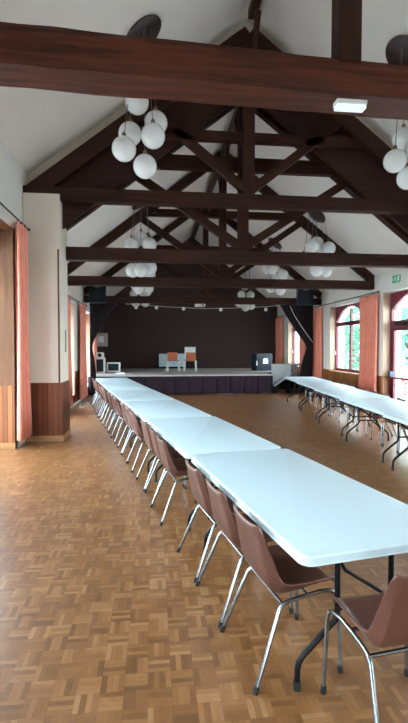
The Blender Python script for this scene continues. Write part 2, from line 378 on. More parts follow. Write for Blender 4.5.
# ------------------------------------------------------------------ windows
def arch_pts(y0, y1, zs, rise, n=14):
    return [(y0+(y1-y0)*i/n, zs+rise*(1-(2*i/n-1)**2)) for i in range(n+1)]
def red_window(idx, y0, y1, z0, z1, x=XR+.24, door=False):
    """burgundy frame, arched head, transom, mullion"""
    w = empty('door_%d' % idx if door else 'window_%d' % idx, (x, (y0+y1)/2, z0))
    tag(w, None, None, None, 'structure')
    hy = (y1-y0)/2; H = z1-z0; fw = .085; f = MB()
    for s in (-1, 1): f.box(-.04, .04, s*hy-(fw if s > 0 else 0), s*hy+(fw if s < 0 else 0), 0, H)
    if not door: f.box(-.04, .04, -hy+fw, hy-fw, 0, .09)
    f.box(-.04, .04, -hy+fw, hy-fw, H-.05, H)
    # spandrel above the arch
    zs = H-.43; rise = .38
    pts = arch_pts(-hy+fw, hy-fw, zs, rise)
    for (a, za), (b, zb) in zip(pts, pts[1:]):
        f.prism([(a, za), (b, zb), (b, H-.05), (a, H-.05)], -.04, .04, 'X')
    f.build('window_frame', M['red_frame'], w)
    tz = 1.48 if not door else 2.14
    tz = H-.56 if not door else 2.20
    th_ = .085 if door else .06
    MB().box(-.05, .05, -hy+fw, hy-fw, tz-th_, tz+th_).build('transom', M['red_frame'], w)
    MB().box(-.035, .035, -.035, .035, tz+.06, H-.12).build('mullion', M['red_frame'], w)
    lf = MB()
    if door:
        for s in (-1, 1):
            a, b = (0.005, hy-fw) if s > 0 else (-hy+fw, -.005)
            lf = MB()
            lf.box(-.03, .03, a, a+.10, 0, tz-.06).box(-.03, .03, b-.10, b, 0, tz-.06).box(-.03, .03, a+.1, b-.1, 0, .22).box(-.03, .03, a+.1, b-.1, tz-.16, tz-.06)
            d = lf.build('door_leaf', M['red_frame'], w)
            MB().box(-.004, .004, a+.1, b-.1, .22, tz-.16).build('pane', M['glass'], d)
            MB().box(-.12, -.085, a+.03, b-.03, .865, .91).build('push_bar', M['red_frame'], d)
            MB().box(-.125, -.03, b-.10, b-.02, .86, 1.04).build('bar_bracket', M['steel'], d)
    else:
        lf.box(-.035, .035, -.05, .05, .09, tz-.06)
        lf.build('meeting_stile', M['red_frame'], w)
        h = MB().box(-.075, -.04, -.02, .02, .50, .62).box(-.10, -.075, -.02, .09, .58, .605)
        h2 = MB().box(-.075, -.04, hy-.06, hy-.02, .50, .62).box(-.10, -.075, hy-.12, hy-.02, .58, .605)
        h2.build('window_handle', M['white'], w)
        MB().box(-.004, .004, -hy+fw, hy-fw, .09, tz-.06).build('pane', M['glass'], w)
    g = MB(); p = [(-hy+fw, tz+.06)] + pts + [(hy-fw, tz+.06)]
    g.prism(p, -.004, .004, 'X').build('pane', M['glass'], w)
    return w
FX = XR+.24
wn = 1
for (a, b, z0, z1) in ops_r:
    if z0 == 0: dr = red_window(1, a, b, z0, z1, door=True); 
    else: red_window(wn, a, b, z0, z1); wn += 1
for (a, b, z0, z1) in ops_l:
    w = red_window(wn, a, b, z0, z1, x=XL-.45); wn += 1
    w.rotation_euler = (0, 0, PI)
# outer white arches of the right wall openings
for (a, b, z0, z1) in ops_r:
    m = MB(); pts = arch_pts(a, b, z1-.40, .39)
    for (p, za), (q, zb) in zip(pts, pts[1:]): m.prism([(p, za), (q, zb), (q, z1+.02), (p, z1+.02)], XR+.30, XR+.50, 'X')
    struct(m.build('window_arch', M['white_stone']))

# door closer, sticker, exit sign
tag(bx(XR+.10, XR+.18, 10.0, 10.45, 2.15, 2.24).build('door_closer', M['black'], bevel=.01), 'black door closer box under the transom of the burgundy door', 'door closer')
st = empty('door_sticker', (FX-.006, 9.76, 1.23)); tag(st, 'round red no-entry sticker on the door glass', 'sticker')
MB().lathe([(.085, -.002), (.085, .002)], mat=Matrix.Rotation(PI/2, 4, 'Y'), n=24).build('disc', M['sticker_red'], st)
MB().box(-.005, -.0025, -.06, .06, -.018, .018).build('bar', M['paper'], st)
ex = empty('exit_sign', (XR-.012, 10.17, 3.24)); tag(ex, 'green emergency exit sign with running man on the window wall', 'sign')
MB().box(-.012, .012, -.20, .20, -.10, .10).build('plate', M['green'], ex)
pg = MB()
def blk(y0, y1, z0, z1): pg.box(-.0145, -.0125, y0, y1, z0, z1)
blk(.02, .055, .05, .08)                      # head
pg.prism([(.06, .045), (.0, .045), (-.02, -.02), (.03, -.02)], -.0145, -.0125, 'X')
pg.prism([(.03, -.02), (.0, -.02), (-.06, -.075), (-.03, -.08)], -.0145, -.0125, 'X')
pg.prism([(-.0, -.02), (.03, -.015), (.09, -.06), (.07, -.08)], -.0145, -.0125, 'X')
pg.prism([(.06, .045), (.05, .03), (.11, .0), (.12, .015)], -.0145, -.0125, 'X')
blk(-.17, -.085, -.07, .075)
pg.prism([(.19, .0), (.14, .04), (.14, .012), (.125, .012), (.125, -.012), (.14, -.012), (.14, -.04)], -.0145, -.0125, 'X')
pg.build('pictogram', M['white'], ex); ex.scale = (1, .82, .82)

# ------------------------------------------------------------------ roof trusses
def truss(name, label, y, zt, th, apex, w=.2, slope=.77, collar=1.42, strut=1.62, king_w=.2, mat='beamX', foot=True, xl=XL, xr=XR, braces=True, raft=.22, ch=.17):
    t = empty(name, (XC, y+w/2, zt)); tag(t, label, 'roof truss', 'roof trusses of the hall')
    def P(x, z): return (x-XC, 0, z-zt)
    MB().box(xl-XC, xr-XC, -w/2, w/2, 0, th).build('tie_beam', M[mat], t, bevel=.012)
    rw = w*.8
    for s, xe in ((-1, xl), (1, xr)):
        ze = apex - slope*abs(xe-XC)
        m = MB().beam(P(xe, ze-raft/2), P(XC, apex-raft/2), rw, raft, (0, 0, 1)); m.build('rafter', M['beamX'], t)
    kw = king_w
    MB().box(-kw/2, kw/2, -w*.42, w*.42, th, apex-zt-raft*.6).build('king_post', M['beamZ'], t, bevel=.008)
    sx = (apex-raft-(zt+strut))/slope
    for s in (-1, 1):
        MB().beam((s*.06, 0, th+.10), (s*(sx-.0), 0, strut), .12, .15).build('strut', M['beamX'], t)
    cx = (apex-raft-(zt+collar))/slope + .1
    MB().box(-cx, cx, -w*.3, w*.3, collar, collar+ch).build('collar_beam', M['beamX'], t)
    if braces:
        for s in (-1, 1):
            MB().beam((0, s*.05, apex-zt-1.15), (0, s*.75, apex-zt-.22), .08, .09, (1, 0, 0)).build('ridge_brace', M['beamZ'], t)
    return t
# nearest heavy hewn beam
t = empty('roof_truss', (XC, 4.47, 4.15)); tag(t, 'massive old hewn beam truss crossing in front of all others', 'roof truss', 'roof trusses of the hall')
bm_ = MB(); n = 26
for i in range(n):
    pass
xs = [XL-.3-XC + (XR-XL+.6)*i/n for i in range(n+1)]
random.seed(3)
prof = []
for x in xs:
    j = lambda: random.uniform(-.008, .008)
    q = x+XC+1.4; dy = .03*q; dt = -.015*q; db = -.006*q
    prof.append([(x, -.19+j()+dy, 0+j()+db), (x, .19+j()+dy, 0+j()+db), (x, .19+j()+dy, .36+j()+dt), (x, -.17+j()+dy, .38+j()+dt), (x, -.20+j()+dy, .30+j()+dt), (x, -.20+j()+dy, .06+j()+db)])
v = [p for r in prof for p in r]; f = []
for i in range(n):
    for k in range(6): f.append((i*6+k, i*6+(k+1) % 6, (i+1)*6+(k+1) % 6, (i+1)*6+k))
f += [tuple(range(5, -1, -1)), tuple(n*6+k for k in range(6))]
MB().add(v, f).build('tie_beam', M['old_beam'], t)
MB().box(.08, .31, -.11, .11, .30, 3.2).build('king_post', M['beamZ'], t, bevel=.01)
for s, xe in ((-1, XL), (1, XR)):
    MB().beam((xe-XC, 0, NA-.755*abs(xe-XC)-4.15-.14), (0, 0, NA-4.15-.14), .2, .26).build('rafter', M['beamX'], t)
truss('roof_truss', 'tall dark truss at the roof step with boarded gable above', 8.15, 4.17, .23, NA-.27, w=.2, slope=.775, king_w=.2, raft=.28, collar=1.17, strut=1.62)
truss('roof_truss', 'first low truss just behind the roof step', 8.66, 3.25, .24, LA+.0, strut=1.6, collar=1.76, raft=.20, ch=.26)
truss('roof_truss', 'second low truss behind the roof step, halfway down the hall', 11.25, 3.13, .22, LA-.08, strut=1.65, collar=1.72, raft=.20, king_w=.18)
truss('roof_truss', 'last low truss, in front of the stage, carrying the loudspeakers', 14.95, 3.07, .22, LA-.08, strut=1.65, collar=1.72, raft=.20, king_w=.18)
tag(bx(XC-.07, XC+.07, YB, 8.0, NA-.30, NA-.14).build('ridge_beam', M['beamY']), 'dark ridge beam of the higher near roof', 'beam')
tag(bx(XC-.07, XC+.07, 8.7, YE, LA-.26, LA-.12).build('ridge_beam', M['beamY']), 'dark ridge beam of the lower roof over the stage side', 'beam')

# ------------------------------------------------------------------ pendant lamp clusters
def cluster(x, y, near, globes, label):
    """globes: world positions of the six opal globes"""
    s = -1 if x < XC else 1
    sl = .755 if near else .785
    zc = ceil_z(x, near)
    t = empty('pendant_lamp', (x, y, zc)); tag(t, label, 'lamp', 'opal globe lamp clusters')
    ang = math.atan(sl)*(-1 if s < 0 else 1)
    rot = Matrix.Rotation(ang, 4, 'Y')
    k = .33 if near else .26
    MB().lathe([(.02, 0), (k-.02, -.0), (k, -.02), (k, -.045), (k-.02, -.06), (.02, -.062)], n=36, mat=rot).build('ceiling_plate', M['disc'], t, smooth=True)
    for gx, gy, gz in globes:
        ox, oy, gz = gx-x, gy-y, gz-zc
        h = math.hypot(ox, oy); k = min(1, .19/max(h, .01))
        tx, ty = ox*k, oy*k
        MB().tube([(tx*.8, ty, -s*tx*.8*sl-.04), (ox, oy, gz+.16)], .006, 6).build('cord', M['cord'], t)
        g = MB().sphere((ox, oy, gz), .168).build('globe', M['globe'], t, smooth=True, auto=80)
        MB().lathe([(.03, 0), (.03, .05), (.012, .075)], (ox, oy, gz+.158), 10).build('cap', M['brass'], g, smooth=True)
    return t
cluster(-.15, 6.88, True, [(-.212, 6.6, 5.096), (-.32, 6.78, 4.728), (-.388, 6.45, 4.37), (.055, 6.78, 4.906), (.011, 6.42, 4.553), (-.103, 6.6, 4.202)], 'six globe lamp cluster hanging before the roof step over the cream pier side')
cluster(3.84, 6.66, True, [(3.875, 6.78, 4.869), (3.587, 6.5, 4.405), (3.855, 6.6, 4.2), (3.86, 6.38, 4.56), (4.035, 6.6, 5.1), (4.135, 6.8, 4.411)], 'six globe lamp cluster before the roof step on the window and door side')
cluster(-0.28, 10.75, False, [(-0.486, 10.694, 3.992), (-0.271, 10.934, 4.197), (-0.071, 10.694, 4.009), (-0.469, 10.878, 3.438), (-0.267, 10.614, 3.411), (-0.065, 10.854, 3.505)], 'globe lamp cluster behind the first low truss, pier side')
cluster(3.96, 10.75, False, [(3.805, 10.654, 4.065), (4.025, 10.934, 4.193), (4.234, 10.694, 4.020), (3.910, 10.654, 3.496), (4.222, 10.854, 3.516), (3.682, 10.894, 3.775)], 'globe lamp cluster behind the first low truss, window side')
cluster(-0.32, 14.15, False, [(-0.566, 14.070, 3.906), (-0.409, 13.950, 3.396), (-0.139, 14.230, 3.448), (-0.075, 13.990, 3.846), (-0.267, 14.350, 3.891), (-0.513, 14.310, 3.541)], 'globe lamp cluster between the last two trusses, pier side')
cluster(3.86, 14.15, False, [(3.738, 14.070, 4.067), (4.099, 14.110, 3.925), (3.995, 14.070, 3.434), (3.624, 14.390, 4.145), (3.738, 14.310, 3.541), (3.994, 14.430, 3.855)], 'globe lamp cluster between the last two trusses, window side')
cluster(-0.49, 18.30, False, [(-0.672, 18.220, 3.375), (-0.293, 18.220, 3.386), (-0.756, 18.420, 3.757), (-0.378, 18.460, 3.777), (-0.217, 18.220, 3.820), (-0.565, 18.140, 3.932)], 'globe lamp cluster over the stage, monitor side')
cluster(3.75, 18.30, False, [(3.560, 18.180, 3.746), (3.937, 18.220, 3.744), (3.707, 18.100, 3.238), (3.749, 18.420, 4.125), (4.000, 18.380, 3.327), (3.508, 18.460, 3.432)], 'globe lamp cluster over the stage, ramp side')

# emergency light under the near beam
em = empty('emergency_light', (1.95, 4.40, 4.04)); tag(em, 'white emergency light box under the massive near beam', 'lamp')
MB().box(-.155, .155, -.055, .055, -.012, .03).build('housing', M['white'], em, bevel=.006)
MB().box(-.15, .15, -.05, .05, -.05, -.012).build('diffuser', M['diffuser'], em, bevel=.01)

# ------------------------------------------------------------------ curtains, rods, drapes
def pleats(y0, y1, z0, z1, depth=.05, n=7, gather=.12, seed=0, mat='curtain', name='curtain', x=0, parent=None):
    rnd = random.Random(seed); nu, nv = n*8, 14; v = []; f = []
    ph = [rnd.uniform(-.9, .9) for _ in range(n+1)]
    for j in range(nv+1):
        tz = j/nv; z = z1+(z0-z1)*tz
        gth = 1-gather*math.sin(PI*min(1, tz*1.0))*.5
        for i in range(nu+1):
            u = i/nu; k = min(n-1, int(u*n))
            y = (y0+y1)/2+(y1-y0)*(u-.5)*(gth+.04*tz)
            a = math.sin(2*PI*u*n + ph[k]*.6 + tz*ph[k])
            v.append((x+depth*a*(.6+.4*tz)+.01*math.sin(5*tz+k), y, z+(.01*math.sin(u*9) if j == nv else 0)))
    for j in range(nv):
        for i in range(nu):
            a = j*(nu+1)+i; f.append((a, a+1, a+nu+2, a+nu+1))
    o = MB().add(v, f).build(name, M[mat], parent, smooth=True, auto=80)
    md = o.modifiers.new('thick', 'SOLIDIFY'); md.thickness = .006
    return o
def rod(name, x, y0, y1, z, label):
    t = empty(name, (x, (y0+y1)/2, z)); tag(t, label, 'curtain rod')
    h = (y1-y0)/2
    MB().tube([(0, -h, 0), (0, h, 0)], .013, 10).build('pole', M['black'], t, smooth=True)
    for s in (-1, 1): MB().sphere((0, s*h, 0), .026, 10, 8).build('finial', M['black'], t, smooth=True)
    wall = 1 if x > 0 else -1
    for s in (-.85, .85):
        MB().tube([(0, s*h, 0), (wall*.1, s*h, 0)], .009, 6).build('bracket', M['black'], t)
    return t
XCR = XR-.10; XCL = XL+.10
def cur(x, y0, y1, z0, z1, label, n=6, d=.045, seed=0):
    tag(pleats(y0, y1, z0, z1, d*1.2, max(3, n-1), seed=seed, x=x), label, 'curtain')
rod('curtain_rod', XCR, 10.88, 15.85, 3.02, 'black curtain rod above the tall arched window between two salmon curtains')
rod('curtain_rod', XCR, 16.2, 20.3, 2.98, 'black curtain rod above the arched window beside the stage')
rod('curtain_rod', XCL, 3.0, 8.10, 3.64, 'black curtain rod above the near window recess beside the pier')
rod('curtain_rod', XCL, 9.4, 14.7, 2.93, 'black curtain rod on the pier side wall, behind the pier')
cur(XCR, 10.92, 11.85, .06, 2.98, 'salmon curtain between the tall arched window and the burgundy door', 7, .05, 1)
cur(XCR, 14.75, 15.72, .06, 2.98, 'salmon curtain beside the dark stage drape on the window side', 6, .05, 2)
cur(XCR, 16.3, 16.95, .06, 2.95, 'narrow salmon curtain glimpsed behind the dark drape on the window side', 5, .04, 3)
cur(XCR, 19.35, 20.3, .70, 2.95, 'salmon curtain at the corner of the dark stage wall', 6, .05, 4)
cur(XCL, 7.40, 7.98, .14, 3.60, 'long salmon curtain hanging beside the cream pier', 4, .05, 5)
cur(XCL, 11.0, 12.05, .12, 2.90, 'salmon curtain just behind the cream pier', 5, .04, 6)
cur(XCL, 13.55, 14.6, .10, 2.90, 'salmon curtain before the dark drape on the pier side', 5, .05, 7)
cur(XL+.12, 16.55, 17.3, .70, 2.90, 'salmon curtain behind the white loudspeaker on the stage', 4, .04, 8)

def drape(x_out, sgn, y, label, curve, cat='drape'):
    """stage drape in the XZ plane tied back towards the wall; curve: (z, inner distance from x_out)"""
    n = 9; nu = n*8; v = []; f = []
    zs = [3.2-3.12*i/40 for i in range(41)]
    def width(z):
        for (za, wa), (zb, wb) in zip(curve, curve[1:]):
            if za >= z >= zb:
                u = (za-z)/(za-zb); return wa+(wb-wa)*u
        return curve[-1][1]
    for z in zs:
        w = width(z); amp = .05*min(1, .35+w)
        for i in range(nu+1):
            u = i/nu
            v.append((x_out - sgn*w*u, y+amp*math.sin(2*PI*u*n)+.02*math.sin(z*3+u*5), z))
    for j in range(40):
        for i in range(nu):
            a = j*(nu+1)+i; f.append((a, a+1, a+nu+2, a+nu+1))
    o = MB().add(v, f).build('stage_drape', M['drape'], smooth=True, auto=80)
    md = o.modifiers.new('thick', 'SOLIDIFY'); md.thickness = .008
    tag(o, label, cat); return o
drape(5.52, 1, 15.28, 'dark plum stage drape tied back on the window side', [(3.21, 1.25), (2.7, .95), (2.2, .62), (1.75, .28), (1.6, .22), (1.2, .36), (.6, .48), (.0, .50)])
drape(-2.06, -1, 15.28, 'dark plum stage drape tied back on the pier side', [(3.21, .98), (2.7, .60), (2.2, .30), (1.75, .09), (1.6, .08), (1.2, .14), (.6, .2), (.0, .22)])

# ------------------------------------------------------------------ PA loudspeakers on the last truss
def pa(x, label):
    t = empty('loudspeaker', (x, 14.72, 3.03)); tag(t, label, 'loudspeaker', 'black loudspeakers on the last truss')
    MB().prism([(-.27, -.16), (.27, -.16), (.20, .22), (-.20, .22)], 0, .62, 'Z').build('cabinet', M['teal_black'], t, bevel=.012)
    MB().box(-.24, .24, -.172, -.16, .03, .59).build('front_grille', M['grille'], t)
    MB().lathe([(.0005, 0), (.17, 0), (.17, .008), (.0005, .008)], (0, -.176, .22), 24, Matrix.Rotation(PI/2, 4, 'X')).build('woofer', M['black'], t)
    MB().box(-.09, .09, -.18, -.172, .47, .55).build('horn', M['grey_box'], t)
    MB().box(-.03, .03, .0, .2, .62, .72).build('bracket', M['black'], t)
    return t
pa(5.00, 'black loudspeaker above the window side stage drape'); pa(-1.72, 'black loudspeaker above the pier side stage drape')
# white cable falling along the window side drape
tag(MB().tube([(4.62, 15.05, 3.02), (4.78, 15.05, 2.7), (5.05, 15.05, 2.3), (5.32, 15.08, 1.95), (5.46, 15.12, 1.8)], .009, 6).build('cable', M['white']), 'thin white cable running down the window side stage drape', 'cable')
# cable with little spots across the stage front
tag(MB().tube([(-.9, 15.25, 3.06), (-.2, 15.25, 3.02), (.6, 15.25, 2.97), (1.7, 15.25, 2.93), (2.6, 15.25, 2.95), (3.6, 15.25, 3.0), (4.3, 15.25, 3.06)], .008, 6).build('cable', M['white']), 'thin pale cable strung across above the stage front', 'cable')
for i, (x, zz, wh) in enumerate([(-.55, 2.93, 'first from the monitor side'), (.12, 2.93, 'second from the monitor side'), (1.02, 2.90, 'third, over the pale blue panel'), (2.28, 2.88, 'fourth, past the middle of the stage'), (3.83, 2.90, 'last, beside the window side drape')]):
    s = empty('stage_spotlight', (x, 15.25, zz)); tag(s, 'small white spotlight on the stage cable, ' + wh, 'spotlight', 'small spotlights above the stage')
    MB().lathe([(.03, .08), (.05, .05), (.055, 0), (.045, -.03)], n=12).build('lamp_head', M['white'], s, smooth=True)
    MB().tube([(0, 0, .07), (0, 0, .12)], .012, 6).build('clip', M['black'], s)
pr = empty('ceiling_projector', (1.55, 15.02, 2.97)); tag(pr, 'small white box under the middle of the last truss', 'projector')
MB().box(-.17, .17, -.1, .1, 0, .09).build('case', M['white'], pr, bevel=.015); MB().lathe([(.03, 0), (.03, .02)], (.08, -.1, .045), 12, Matrix.Rotation(PI/2, 4, 'X')).build('lens', M['black'], pr)

# ------------------------------------------------------------------ stage
ST = .68
sg = empty('stage', (1, 15.6, 0)); tag(sg, 'low stage with grey deck and pleated purple skirt', 'stage')
MB().prism([(XL+.02-1, 0), (3.15, 0), (3.15, 1.35), (4.68, 1.55), (4.68, 4.9), (XL+.02-1, 4.9)], ST-.04, ST, 'Z').build('deck', M['deck'], sg)
MB().box(XL+.02-1, 3.16, -.012, .0, ST-.045, ST+.004).build('deck_edge', M['deck_edge'], sg)
def skirt(pts, n, name):
    v = []; f = []
    (x0, y0), (x1, y1) = pts; ln = math.hypot(x1-x0, y1-y0); dx, dy = (x1-x0)/ln, (y1-y0)/ln; nx, ny = dy, -dx
    per = []
    for k in range(n):
        a, b = k/n, (k+1)/n; w = b-a
        per += [(a, 0), (a+w*.12, .03), (a+w*.45, .012), (a+w*.80, .030), (a+w*.90, .0), (a+w*.93, -.05), (a+w*.97, -.05)]
    per += [(1, 0)]
    for zz, fl in ((ST-.04, 0), (.3, .012), (.03, .028)):
        for u, d in per:
            d2 = d+fl*(1 if d > -.01 else .3)
            v.append((x0+dx*ln*u+nx*d2, y0+dy*ln*u+ny*d2, zz))
    m = len(per)
    for j in range(2):
        for i in range(m-1): a = j*m+i; f.append((a, a+1, a+m+1, a+m))
    o = MB().add(v, f).build(name, M['skirt'], sg); md = o.modifiers.new('t', 'SOLIDIFY'); md.thickness = .006; return o
skirt([(XL+.03-1, -.02), (3.15, -.02)], 13, 'skirt')
skirt([(3.16, -.0), (3.16, 1.3)], 3, 'skirt')
MB().box(XL+.1-1, 3.05, .25, .3, 0, ST-.04).build('support', M['black'], sg)
for x, w in ((1.55, .40), (1.98, .18), (2.9, .12)):
    MB().box(x-w, x+w, .01, .06, .0, .03).build('base_rail', M['deck_edge'], sg)

# things on the stage (floor level z = ST)
def stage_chair(x, y, rz, label):
    t = empty('stage_chair', (x, y, ST), rz); tag(t, label, 'chair', 'chairs on the stage')
    MB().box(-.21, .21, -.21, .20, .40, .44).build('seat', M['orange_seat'], t, bevel=.01)
    v = MB().prism([(-.21, .0), (.21, .0), (.20, .33), (-.20, .33)], 0, .025)
    b = v.build('backrest', M['orange_seat'], t, bevel=.01); b.location = (0, .20, .42); b.rotation_euler = (R(-10), 0, 0)
    for sx in (-1, 1):
        for sy in (-1, 1):
            MB().tube([(sx*.235, sy*.22, 0), (sx*.215, sy*.18, .42)], .021, 8).build('leg', M['pale_leg'], t, smooth=True)
    for sx in (-1, 1): MB().tube([(sx*.215, -.19, .41), (sx*.215, .20, .41)], .016, 6).build('rail', M['pale_leg'], t)
    return t
stage_chair(.80, 18.2, R(4), 'orange-brown chair on the stage in front of the pale blue panel')
stage_chair(1.47, 18.0, R(-10), 'orange-brown chair on the stage in front of the white board')
pb = empty('folding_table', (.88, 20.30, ST)); tag(pb, 'pale blue folding table top standing on edge against the dark wall', 'table')
MB().box(-.62, .55, -.03, .02, .08, .66).build('tabletop', M['pale_blue'], pb, bevel=.02)
[MB().box(x_-.03, x_+.03, -.02, .06, 0, .1).build('leg', M['black_metal'], pb) for x_ in (-.47, .41)]
wb = empty('white_board', (1.68, 20.35, ST)); tag(wb, 'white board standing against the dark wall behind a chair', 'board')
MB().box(-.27, .22, -.02, .02, .42, .96).build('panel', M['paper'], wb); MB().box(-.03, .03, -.03, .08, 0, .45).build('stand', M['black_metal'], wb)
cb = empty('equipment_cabinet', (4.50, 18.1, ST), R(-58)); tag(cb, 'blue-black cabinet with a white notice on its front at the stage corner', 'cabinet')
cb.rotation_euler = (0, 0, R(20))
MB().box(-.40, .38, -.02, .35, 0, .70).build('body', M['teal_black'], cb, bevel=.01)
MB().prism([(-.08, .28), (.16, .28), (.16, .44), (.12, .50), (-.04, .50), (-.08, .44)], -.028, -.02).build('notice', M['paper'], cb)
MB().box(-.40, -.36, -.035, -.02, .22, .40).build('handle', M['white'], cb)
# white loudspeaker, small amplifier on it, monitor
ws = empty('white_loudspeaker', (-1.96, 17.2, ST)); tag(ws, 'large white framed loudspeaker standing on the stage by the curtain', 'loudspeaker')
MB().box(-.20, .19, -.16, .16, 0, .56).build('cabinet', M['white'], ws, bevel=.02)
MB().box(-.155, .145, -.175, -.16, .05, .51).build('front_grille', M['teal_black'], ws, bevel=.01)
am = empty('small_amplifier', (-1.97, 17.2, ST+.56)); tag(am, 'small white box with a dark round front on top of the white loudspeaker', 'amplifier')
MB().box(-.17, .16, -.13, .13, 0, .2).build('case', M['white'], am, bevel=.02)
MB().lathe([(.07, 0), (.07, .02)], (.02, -.13, .1), 16, Matrix.Rotation(PI/2, 4, 'X')).build('dial', M['teal_black'], am)
mo = empty('monitor', (-1.48, 17.5, ST)); tag(mo, 'white framed television monitor on the stage beside the white loudspeaker', 'monitor')
MB().box(-.26, .25, -.1, .1, .02, .38).build('casing', M['white'], mo, bevel=.02)
MB().box(-.2, .19, -.115, -.1, .07, .33).build('screen', M['teal_black'], mo)
MB().box(-.12, .12, -.08, .08, 0, .03).build('foot', M['grey_box'], mo)
tag(MB().box(-1.30, -1.0, 16.15, 16.4, ST, ST+.05).build('paper_pile', M['paper']), 'low pile of white papers at the front of the stage', 'papers')
gb = empty('wall_box', (-1.72, 20.44, 1.92)); tag(gb, 'square grey electric box with pale cover above the white loudspeaker', 'electric box')
gb.location = (-1.93, 17.36, 1.66)
MB().box(-.24, .24, -.08, .10, 0, .50).build('case', M['grey_box'], gb, bevel=.01); MB().box(-.10, .12, -.1, -.08, .14, .38).build('cover', M['light_grey'], gb)
# low white bench before the stage
wbn = empty('low_bench', (-1.42, 14.98, 0)); tag(wbn, 'low white bench behind the far end of the aisle tables', 'bench')
MB().box(-.45, .50, -.12, .14, .53, .57).build('seat', M['white'], wbn, bevel=.01)
for x in (-.4, .44): MB().box(x-.02, x+.02, -.1, .12, 0, .53).build('leg', M['white'], wbn)

# grey folded panels and trolley between stage and window row
rp = empty('folding_ramp', (4.52, 16.0, 0)); tag(rp, 'light grey sloping ramp panel leaning at the end of the stage', 'ramp')
MB().prism([(-.26, .27), (.34, .70), (.34, 1.03), (-.28, 1.03)], -.03, .03).build('side_panel', M['light_grey'], rp)
MB().beam((-.28, -.22, .27), (.38, -.22, .72), .42, .03, (0, 0, 1)).build('slope_panel', M['light_grey'], rp)
MB().box(-.24, -.18, -.3, .1, 0, .3).build('foot', M['black_metal'], rp); MB().box(.26, .32, -.3, .1, 0, .62).build('foot', M['black_metal'], rp)
tr = empty('storage_trolley', (4.95, 16.45, 0)); tag(tr, 'dark low trolley behind the far end of the window row', 'trolley')
MB().box(-.55, .5, -.25, .25, .08, .40).build('body', M['black'], tr, bevel=.02)
for x in (-.45, .4):
    for y in (-.2, .2): MB().lathe([(.04, -.015), (.04, .015)], (x, y, .04), 12, Matrix.Rotation(PI/2, 4, 'X')).build('wheel', M['rubber'], tr)
wbx = empty('white_cupboard', (5.18, 16.55, .40)); tag(wbx, 'tall narrow white box on the dark trolley', 'box')
MB().box(-.12, .13, -.2, .2, 0, .62).build('body', M['white'], wbx, bevel=.01); MB().box(-.10, .11, -.212, -.2, .03, .59).build('front_panel', M['light_grey'], wbx)

# ------------------------------------------------------------------ folding tables
TL, TW, TH = 1.94, .90, .74
def round_rect(l, w, r, n=6):
    p = []
    for cx, cy, a0 in ((l/2-r, w/2-r, 0), (-l/2+r, w/2-r, 90), (-l/2+r, -w/2+r, 180), (l/2-r, -w/2+r, 270)):
        for i in range(n+1):
            a = R(a0+90*i/n); p.append((cx+r*math.cos(a), cy+r*math.sin(a)))
    return p
def make_table(TL):
    t = empty('folding_table')
    m = MB(); prof = [(.0, .695), (-.004, .700), (-.001, .730), (-.006, .738), (-.016, .742)]
    rings = [round_rect(TL+2*d, TW+2*d, .055+d) for d, z in prof]; n = len(rings[0]); v = []; f = []
    for (d, z), rg in zip(prof, rings): v += [(x, y, z) for x, y in rg]
    for j in range(len(prof)-1):
        for i in range(n): f.append((j*n+i, j*n+(i+1) % n, (j+1)*n+(i+1) % n, (j+1)*n+i))
    f += [tuple(range(n-1, -1, -1)), tuple((len(prof)-1)*n+i for i in range(n))]
    m.add(v, f).build('tabletop', M['tabletop'], t, smooth=True, auto=30)
    # side rails
    for s in (-1, 1): MB().box(-TL/2+.12, TL/2-.12, s*.30-.012, s*.30+.012, .665, .696).build('side_rail', M['black_metal'], t)
    for e in (-1, 1):
        x = e*(TL/2-.20)
        for s in (-1, 1):
            pts = [(x, s*.155, .69), (x, s*.155, .34), (x, s*.165, .305), (x, s*.19, .285), (x, s*.335, .165), (x, s*.362, .135), (x, s*.37, .10), (x, s*.372, .0)]
            lg = MB().tube(pts, .0145, 10).build('leg', M['black_metal'], t, smooth=True, auto=60)
            MB().tube([(x, s*.372, .0), (x, s*.372, .045)], .0185, 10).build('rubber_foot', M['rubber'], lg, smooth=True)
        for z in (.36,): MB().tube([(x, -.155, z), (x, .155, z)], .011, 8).build('crossbar', M['black_metal'], t, smooth=True)
        # folding brace
        MB().tube([(x, .150, .61), (x-e*.02, .10, .535), (x-e*.03, -.145, .37)], .010, 8).build('brace', M['black_metal'], t, smooth=True)
        MB().tube([(x, -.31, .675), (x, .31, .675)], .012, 8).build('pivot_bar', M['black_metal'], t, smooth=True)
    return t
protos = [make_table(1.935), make_table(1.865)]; used = [False, False]
def place_table(Nx, Ny, deg, label, group, kind=0):
    """Nx,Ny: near corner on the aisle side; deg: heading left of +Y"""
    a = R(deg); u = Vector((math.cos(a), math.sin(a))); v = Vector((-math.sin(a), math.cos(a)))
    TL = (1.935, 1.865)[kind]
    c = Vector((Nx, Ny)) + u*TW/2 + v*TL/2
    o = copy_tree(protos[kind]) if used[kind] else protos[kind]; used[kind] = True
    o.location = (c.x, c.y, 0); o.rotation_euler = (0, 0, a+PI/2)
    tag(o, label, 'table', group); return u, v, Vector((Nx, Ny))
def fol(c0, deg):  # next near corner
    a = R(deg); return (c0[0]-math.sin(a)*TL, c0[1]+math.cos(a)*TL)
GL = 'white folding tables of the long row with chairs beside the aisle'
GR = 'white folding tables of the row by the windows'
rowL = [(.637, 1.855, 10.0), (.275, 3.80, 10.7), (-.105, 5.735, 11.3), (-.500, 7.665, 11.6), (-.905, 9.59, 11.2), (-1.29, 11.51, 11.0)]
nmL = ['white folding table at the near end of the aisle row, big in view', 'second white folding table of the aisle row', 'third white folding table, middle of the aisle row',
       'fourth white folding table of the aisle row', 'fifth white folding table of the aisle row, last but one', 'last white folding table of the aisle row, close to the stage']
frames = []
